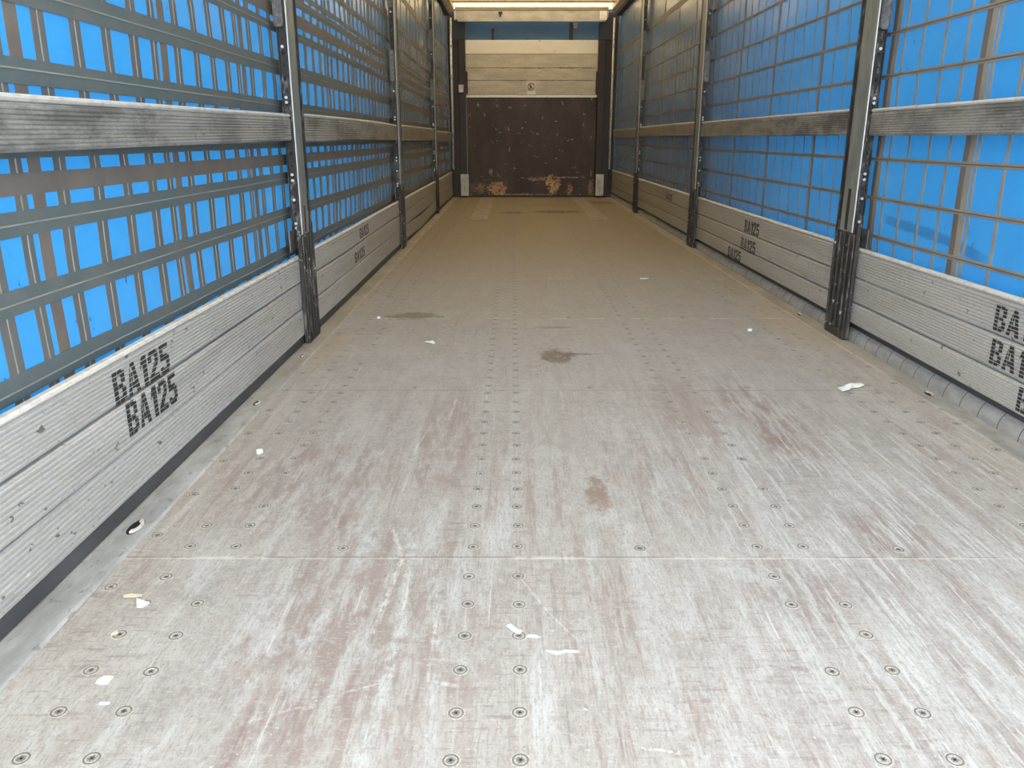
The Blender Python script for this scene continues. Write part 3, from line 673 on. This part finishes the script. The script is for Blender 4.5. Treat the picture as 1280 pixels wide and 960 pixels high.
# blue sheet above the planks, with shallow creases
mb = MB(); xs = frange(-.94, 1.53, .05); zs = frange(2.39, 2.80, .06); f = []
for x in xs:
    for z in zs:
        d = .02*math.exp(-((x+.33+(2.6-z)*.15)/.03)**2)+.03*math.exp(-((x-.90)/.03)**2)+.012*sin(x*6)
        f.append((x, YF+.03-d*.6, z))
nz = len(zs); mb.add(f, [(i*nz+j, (i+1)*nz+j, (i+1)*nz+j+1, i*nz+j+1) for i in range(len(xs)-1) for j in range(nz-1)])
tag(mb.build('front_tarpaulin', M['front_tarp'], smooth=True), 'creased blue tarpaulin strip between the cream plank and the grey header beam', 'tarpaulin')
for x, wd in ((-.31, .02), (.905, .028)):
    mb = MB(); mb.box(x-wd, x+wd, YF-.012, YF+.0, 2.392, 2.56 if x < 0 else 2.64, bev=.004)  # dark strips added for the shade in the two creases
    tag(mb.build('fold_shade', M['col']), 'dark strip added as crease shade on the blue sheet, %s' % ('left of the middle' if x < 0 else 'beside the small beige tag'), 'strap')
mb = MB(); mb.prism([(.93, 2.64), (1.005, 2.64), (1.0, 2.57), (.975, 2.555), (.945, 2.565)], 'y', YF-.02, YF-.008)
tag(mb.build('hanging_tag', M['plank']), 'small beige tag hanging under the header beam on the right', 'tag')
# header beam with slanted ends
hb = empty('header_beam', (.3, YF-.12, 2.64))
mb = MB(); mb.prism([(-.84, 2.640), (1.42, 2.640), (1.465, 2.70), (1.465, 2.80), (-.885, 2.80), (-.885, 2.70)], 'y', YF-.14, YF-.02)
put(mb, 'beam', M['beam'], hb)
mb = MB(); mb.box(-.89, 1.47, YF-.155, YF-.02, 2.800, 2.812); mb.box(-.89, 1.47, YF-.10, YF-.03, 2.812, 2.828); mb.box(-.89, 1.47, YF-.12, YF-.05, 2.828, 2.852); put(mb, 'top_flange', M['rail'], hb)
for x0, x1 in ((-.90, -.875), (1.33, 1.44)):
    mb = MB(); mb.box(x0, x1, YF-.146, YF-.139, 2.66, 2.79, bev=.002); mb.disc(((x0+x1)/2, YF-.150, 2.69), .008, .005, 'y', 10); put(mb, 'end_plate', M['lip'], hb)
mb = MB(); mb.box(-.22, -.16, YF-.165, YF-.14, 2.745, 2.775, bev=.004); mb.box(-.20, -.18, YF-.155, YF-.14, 2.71, 2.76); put(mb, 'hook', M['black'], hb)
tag(hb, 'grey metal header beam across the top of the front wall', 'beam')
# corner columns
for side in 'lr':
    s = 1 if side == 'l' else -1; a, b = (-.95, -.742) if side == 'l' else (1.338, 1.555)
    root = empty('corner_column', ((a+b)/2, YF-.05, 0))
    mid = (a+b)/2
    out0, out1 = (a, mid) if s > 0 else (mid, b); in0, in1 = (mid, b) if s > 0 else (a, mid)
    mb = MB(); mb.box(out0, out1, YF-.06, YF+.05, 0, 2.385, bev=.004); put(mb, 'outer_flange', M['col'], root)
    mb = MB(); mb.box(in0, in1, YF-.10, YF+.05, 0, 2.385, bev=.004); put(mb, 'inner_channel', M['col'], root)
    mb = MB(); q0, q1 = (b-.01, b+.028) if s > 0 else (a-.028, a+.01); mb.box(q0, q1, YF-.09, YF-.002, 1.60, 1.93, bev=.01); put(mb, 'lock_housing', M['black'], root)
    mb = MB(); mb.box(a-.003, b+.003, YF-.11, YF+.05, 2.383, 2.392); put(mb, 'top_cap', M['col'], root)
    mb = MB(); mb.box(a, b, YF-.02, YF+.01, 2.392, 2.79, bev=.004); put(mb, 'upper_flange', M['upcol'], root)
    tag(root, f'dark brown corner column at the {"left" if s > 0 else "right"} of the front wall', 'column')
    k0, k1 = (-.845, -.715) if s > 0 else (1.345, 1.475)
    mb = MB(); mb.box(k0, k1, YF-.135, YF-.10, .03, .37, bev=.008)
    tag(mb.build('kick_block', M['kick']), f'scuffed white kick block at the foot of the {"left" if s > 0 else "right"} corner column', 'block')
    # worn white curtain tension tube
    tx = -.955 if s > 0 else 1.555
    tr_ = empty('tension_tube', (tx, YF-.16, .45))
    mb = MB(); mb.disc((tx, YF-.16, .45), .016, 2.24, 'z', 14); put(mb, 'tube', M['white'], tr_, True)
    for zz in (1.02, 1.33, 1.84, 2.27):
        mb = MB(); mb.disc((tx, YF-.16, zz), .021, .035, 'z', 14); put(mb, 'collar', M['beam'], tr_)
    tag(tr_, f'worn white vertical tension tube at the front end of the {"left" if s > 0 else "right"} curtain', 'tube')
cb = empty('junction_box', (-.81, YF-.10, 1.615))
mb = MB(); mb.box(-.852, -.775, YF-.145, YF-.10, 1.615, 1.73, bev=.008); put(mb, 'housing', M['white'], cb)
mb = MB(); mb.box(-.845, -.782, YF-.150, YF-.145, 1.622, 1.665, bev=.002); put(mb, 'cover', M['sign'], cb)
tag(cb, 'small white box mounted on the left corner column', 'box')
# prohibition sign
sg = empty('prohibition_sign', (.29, YF, 1.58))
mb = MB(); mb.box(.22, .362, YF-.004, YF-.001, 1.590, 1.782); put(mb, 'sign_plate', M['sign'], sg)
mb = MB(); mb.ring((.291, YF-.007, 1.708), .046, .060, .003, 28, 0, 'y')
a = -pi/4; dx, dz = cos(a)*.052, sin(a)*.052; nx, nz_ = -sin(a)*.005, cos(a)*.005
mb.prism([(.291-dx-nx, 1.708-dz-nz_), (.291+dx-nx, 1.708+dz-nz_), (.291+dx+nx, 1.708+dz+nz_), (.291-dx+nx, 1.708-dz+nz_)], 'y', YF-.007, YF-.004)
put(mb, 'prohibition_ring', M['red'], sg)
mb = MB(); mb.disc((.278, YF-.006, 1.735), .009, .002, 'y', 10); mb.prism([(.266, 1.727), (.290, 1.727), (.294, 1.70), (.302, 1.675), (.293, 1.673), (.283, 1.694), (.272, 1.672), (.263, 1.675), (.272, 1.70)], 'y', YF-.006, YF-.004)
put(mb, 'pictogram', M['black'], sg)
tag(sg, 'small white sign with a red prohibition circle on the lowest plank', 'sign')
# wear plates on the floor at the front
for (x0, x1), wd in (((-.515, -.30), 'left'), ((.94, 1.145), 'right')):
    mb = MB(); mb.box(x0, x1, 9.66, 13.38, .0002, .004, bev=.0015)
    tag(mb.build('wear_plate', M['plate']), f'long pale metal wear plate on the floor at the front wall, {wd} of two', 'plate')

# ------------------------------------------------------------------ floor screws
def screw_mesh(n=18):
    mb = MB(); mb.ring((0, 0, 0), .0132, .0160, .0006, n, 1); mb.disc((0, 0, -.001), .0110, .0013, 'z', n, 0)
    mb.ring((0, 0, 0), .0110, .0133, .0009, n, 2)
    mb.ring((0, 0, 0), .0078, .0100, .0010, n, 1)
    for a in range(3):
        c_, s_ = cos(a*pi/3)*.0055, sin(a*pi/3)*.0055; nx, ny = -s_*.25, c_*.25
        mb.prism([(-c_-nx, -s_-ny), (c_-nx, s_-ny), (c_+nx, s_+ny), (-c_+nx, -s_+ny)], 'z', .0002, .0009, 2)
    return mb
smb = screw_mesh(); sobj = smb.build('screw', [M['screw'], M['rim'], M['recess']]); sme = sobj.data; bpy.data.objects.remove(sobj)
rows = []
k = 0
while True:
    y = .91+.1087*k
    if y > 1.6: y += .028
    if y > 2.93: y -= .015
    if y > 13.3: break
    rows.append(y); k += 1
cols = [-.765, -.656, -.095, .012, .578, .690, 1.279, 1.390]
pts = []
for y in rows:
    for x in cols:
        if y > 9.6 and (-.53 < x < -.29 or .93 < x < 1.16): continue
        if random.random() < .06 and x not in (-.095, .012): continue
        pts.append((x+random.uniform(-.002, .002), y+random.uniform(-.003, .003)))
y = 1.52
while y < 13.2: pts.append((-.866, y)); y += .2345
y = 1.85
while y < 13.2: pts.append((1.503, y)); y += .2345
pts += [(.907, 1.686), (-.40, 1.69), (.30, 1.69), (.91, 2.965), (-.38, 2.965), (.30, 2.965), (.30, 4.24), (.92, 4.24), (-.38, 4.24)]
f_, p_ = 1000, atan(.307)
def visible(x, y):
    zc = y*cos(p_)+CAM_H*sin(p_); u = 640+f_*x/zc; v = 480+f_*(CAM_H*cos(p_)-y*sin(p_))/zc
    return -12 < u < 1292 and v < 972
vis = sorted([p for p in pts if visible(*p)], key=lambda p: p[0]**2+p[1]**2+CAM_H**2)
for (x, y) in vis[:100]:
    o = bpy.data.objects.new('screw', sme); C.objects.link(o); o.parent = floor; o.location = (x, y, .0002); o.rotation_euler = (0, 0, random.uniform(0, 6))
mb = MB(); base = screw_mesh(12)
for (x, y) in vis[100:]:
    for mi in (0, 1, 2):
        idx = [i for i, m_ in enumerate(base.m) if m_ == mi]
        mb.add([(v[0]+x, v[1]+y, v[2]+.0002) for v in base.v], [base.f[i] for i in idx], mi)
o = put(mb, 'screws', [M['screw'], M['rim'], M['recess']], floor); o['kind'] = 'stuff'
# lashing slots let into the left sill and the right sill
for (x, y, s_) in ((-.934, 1.79, 1), (-.93, 2.76, .7), (-.93, 3.42, .6), (1.567, 2.87, .7), (1.57, 4.3, .6)):
    root = empty('lashing_ring', (x, y, .004))
    mb = MB(); mb.disc((x, y, .0042), .016*s_, .0008, 'z', 16, ry=.040*s_); put(mb, 'recess', M['hole'], root)
    mb = MB()
    for i in range(10):
        a0, a1 = pi*i/10-pi/2, pi*(i+1)/10-pi/2; r0, r1 = .010*s_, .016*s_
        mb.prism([(x+r0*cos(a0), y+r0*2.2*sin(a0)), (x+r1*cos(a0), y+r1*2.2*sin(a0)), (x+r1*cos(a1), y+r1*2.2*sin(a1)), (x+r0*cos(a1), y+r0*2.2*sin(a1))], 'z', .005, .010)
    put(mb, 'ring', M['lip'], root)
    nm = {1.79: 'nearest lashing ring set in the left grey sill', 2.76: 'second lashing ring along the left grey sill', 3.42: 'farthest lashing ring on the left sill before the nearest post',
          2.87: 'lashing ring set in the right sill under the stencilled boards', 4.3: 'lashing ring on the right sill just past the nearest right post'}[y]
    tag(root, nm, 'ring', 'lashing rings in the side sills')

# ------------------------------------------------------------------ litter on the floor
def scrap(name, pts2, z, h, mat, label, cat, seed=0, curl=.006):
    r = random.Random(seed); n = len(pts2); cx_ = sum(p[0] for p in pts2)/n; cy_ = sum(p[1] for p in pts2)/n
    top = [(p[0], p[1], z+h+r.uniform(0, curl)) for p in pts2]; mid = [((p[0]+cx_)/2, (p[1]+cy_)/2, z+h+r.uniform(0, curl)) for p in pts2]
    bot = [(p[0], p[1], q[2]-h) for p, q in zip(pts2, top)]; mb = MB()
    bot = [(b[0], b[1], max(z, b[2])) for b in bot]
    vs_ = top+mid+[(cx_, cy_, z+h+curl)]+bot+[(cx_, cy_, z)]; fs = []
    for i in range(n):
        j = (i+1) % n; fs += [(i, j, n+j, n+i), (n+i, n+j, 2*n), (i, 2*n+1+i, 2*n+1+j, j), (2*n+1+i, 3*n+1, 2*n+1+j)]
    mb.add(vs_, fs); o = mb.build(name, mat); tag(o, label, cat, 'scraps of litter on the floor'); return o
def poly(cx_, cy_, l, pts): return [(cx_+a*l, cy_+b*l) for a, b in pts]
scrap('paper_scrap', poly(1.311, 2.952, .055, [(-1, -.75), (-.55, -.9), (-.1, -.35), (.5, .0), (1.0, .35), (.95, .8), (.5, .55), (0, .45), (-.5, .3), (-1, .05)]), .0005, .004, M['paper'], 'largest crumpled white paper scrap, near the right side boards', 'scrap', 1, .014)
scrap('paper_scrap', poly(-.389, 3.669, .024, [(-1, -.5), (-.2, -.6), (.6, -.7), (1, -.2), (.5, .6), (-.1, .4), (-.6, .5)]), .0005, .003, M['paper'], 'small white paper scrap in mid floor between the second and third floor joints', 'scrap', 2, .008)
scrap('paper_ball', poly(-.776, 2.284, .010, [(cos(i*pi/4), sin(i*pi/4)) for i in range(8)]), .0005, .010, M['paper'], 'tiny white paper ball near the left sill', 'scrap', 3, .004)
scrap('paper_scrap', poly(-.772, 1.452, .018, [(-1.0, 1.1), (-.1, .8), (.5, .3), (1, .1), (.5, -.7), (.0, -.9), (-.4, -.1)]), .0005, .002, M['paper'], 'white curled paper flap attached to a yellowed strip near the left sill', 'scrap', 4, .006)
scrap('tape_scrap', poly(-.800, 1.482, .020, [(-1.1, .1), (-.4, .4), (.9, .2), (1, -.2), (.2, -.3), (-.9, -.4)]), .0005, .0015, M['paper_y'], 'yellowed strip of tape beside the white curled paper flap', 'scrap', 5, .002)
scrap('paper_scrap', poly(-.728, 1.208, .013, [(-.9, -.7), (-.2, -1), (.8, -.9), (.9, .8), (.2, 1), (-.5, .9), (-1, .1)]), .0005, .001, M['paper'], 'small square white paper scrap at the lower left', 'scrap', 6, .001)
scrap('paper_scrap', poly(-.698, 1.147, .009, [(-1, -.3), (0, -.4), (1, -.3), (1, .3), (0, .4), (-1, .3)]), .0005, .001, M['paper'], 'tiny white sliver just below the square white scrap at the lower left', 'scrap', 7, .001)
scrap('wood_splinter', [(-.012, 1.372), (-.004, 1.374), (.012, 1.358), (.018, 1.352), (.012, 1.346), (.0, 1.355)], .0015, .003, M['paper'], 'pale splinter lying over a centre-line screw', 'scrap', 8, .003)
scrap('plastic_scrap', [(.026, 1.339), (.034, 1.345), (.046, 1.343), (.052, 1.335), (.046, 1.336), (.034, 1.338), (.030, 1.335)], .0005, .002, M['paper'], 'small pale hooked scrap just right of the splintered screw', 'scrap', 9, .002)
scrap('twig', [(.062, 1.295), (.075, 1.287), (.082, 1.282), (.100, 1.292), (.124, 1.290), (.124, 1.293), (.098, 1.296), (.080, 1.287), (.072, 1.292)], .0005, .002, M['paper'], 'thin forked white twig right of the centre screws', 'scrap', 10, .001)
scrap('paper_scrap', poly(.902, 5.468, .03, [(-1, -.3), (0, -.5), (1, -.2), (.8, .5), (0, .4), (-.8, .5)]), .0005, .004, M['paper'], 'thin white scrap in the second bay, right of the middle', 'scrap', 11, .004)
scrap('paper_ball', poly(1.19, 3.92, .012, [(cos(i*pi/4), sin(i*pi/4)) for i in range(8)]), .0005, .010, M['paper'], 'tiny white ball on the floor beside the nearest right post', 'scrap', 12, .003)
scrap('paper_ball', poly(-.72, 4.21, .010, [(cos(i*pi/4), sin(i*pi/4)) for i in range(8)]), .0005, .008, M['paper'], 'tiny white speck beside the dark stain near the nearest left post', 'scrap', 13, .003)
scrap('wood_chip', poly(-.775, 1.347, .006, [(-1, -.6), (.3, -1), (1, .1), (.3, 1), (-.7, .7)]), .0005, .004, M['paper_y'], 'small yellow wood chip at the left, between paper flap and square scrap', 'scrap', 14, .002)
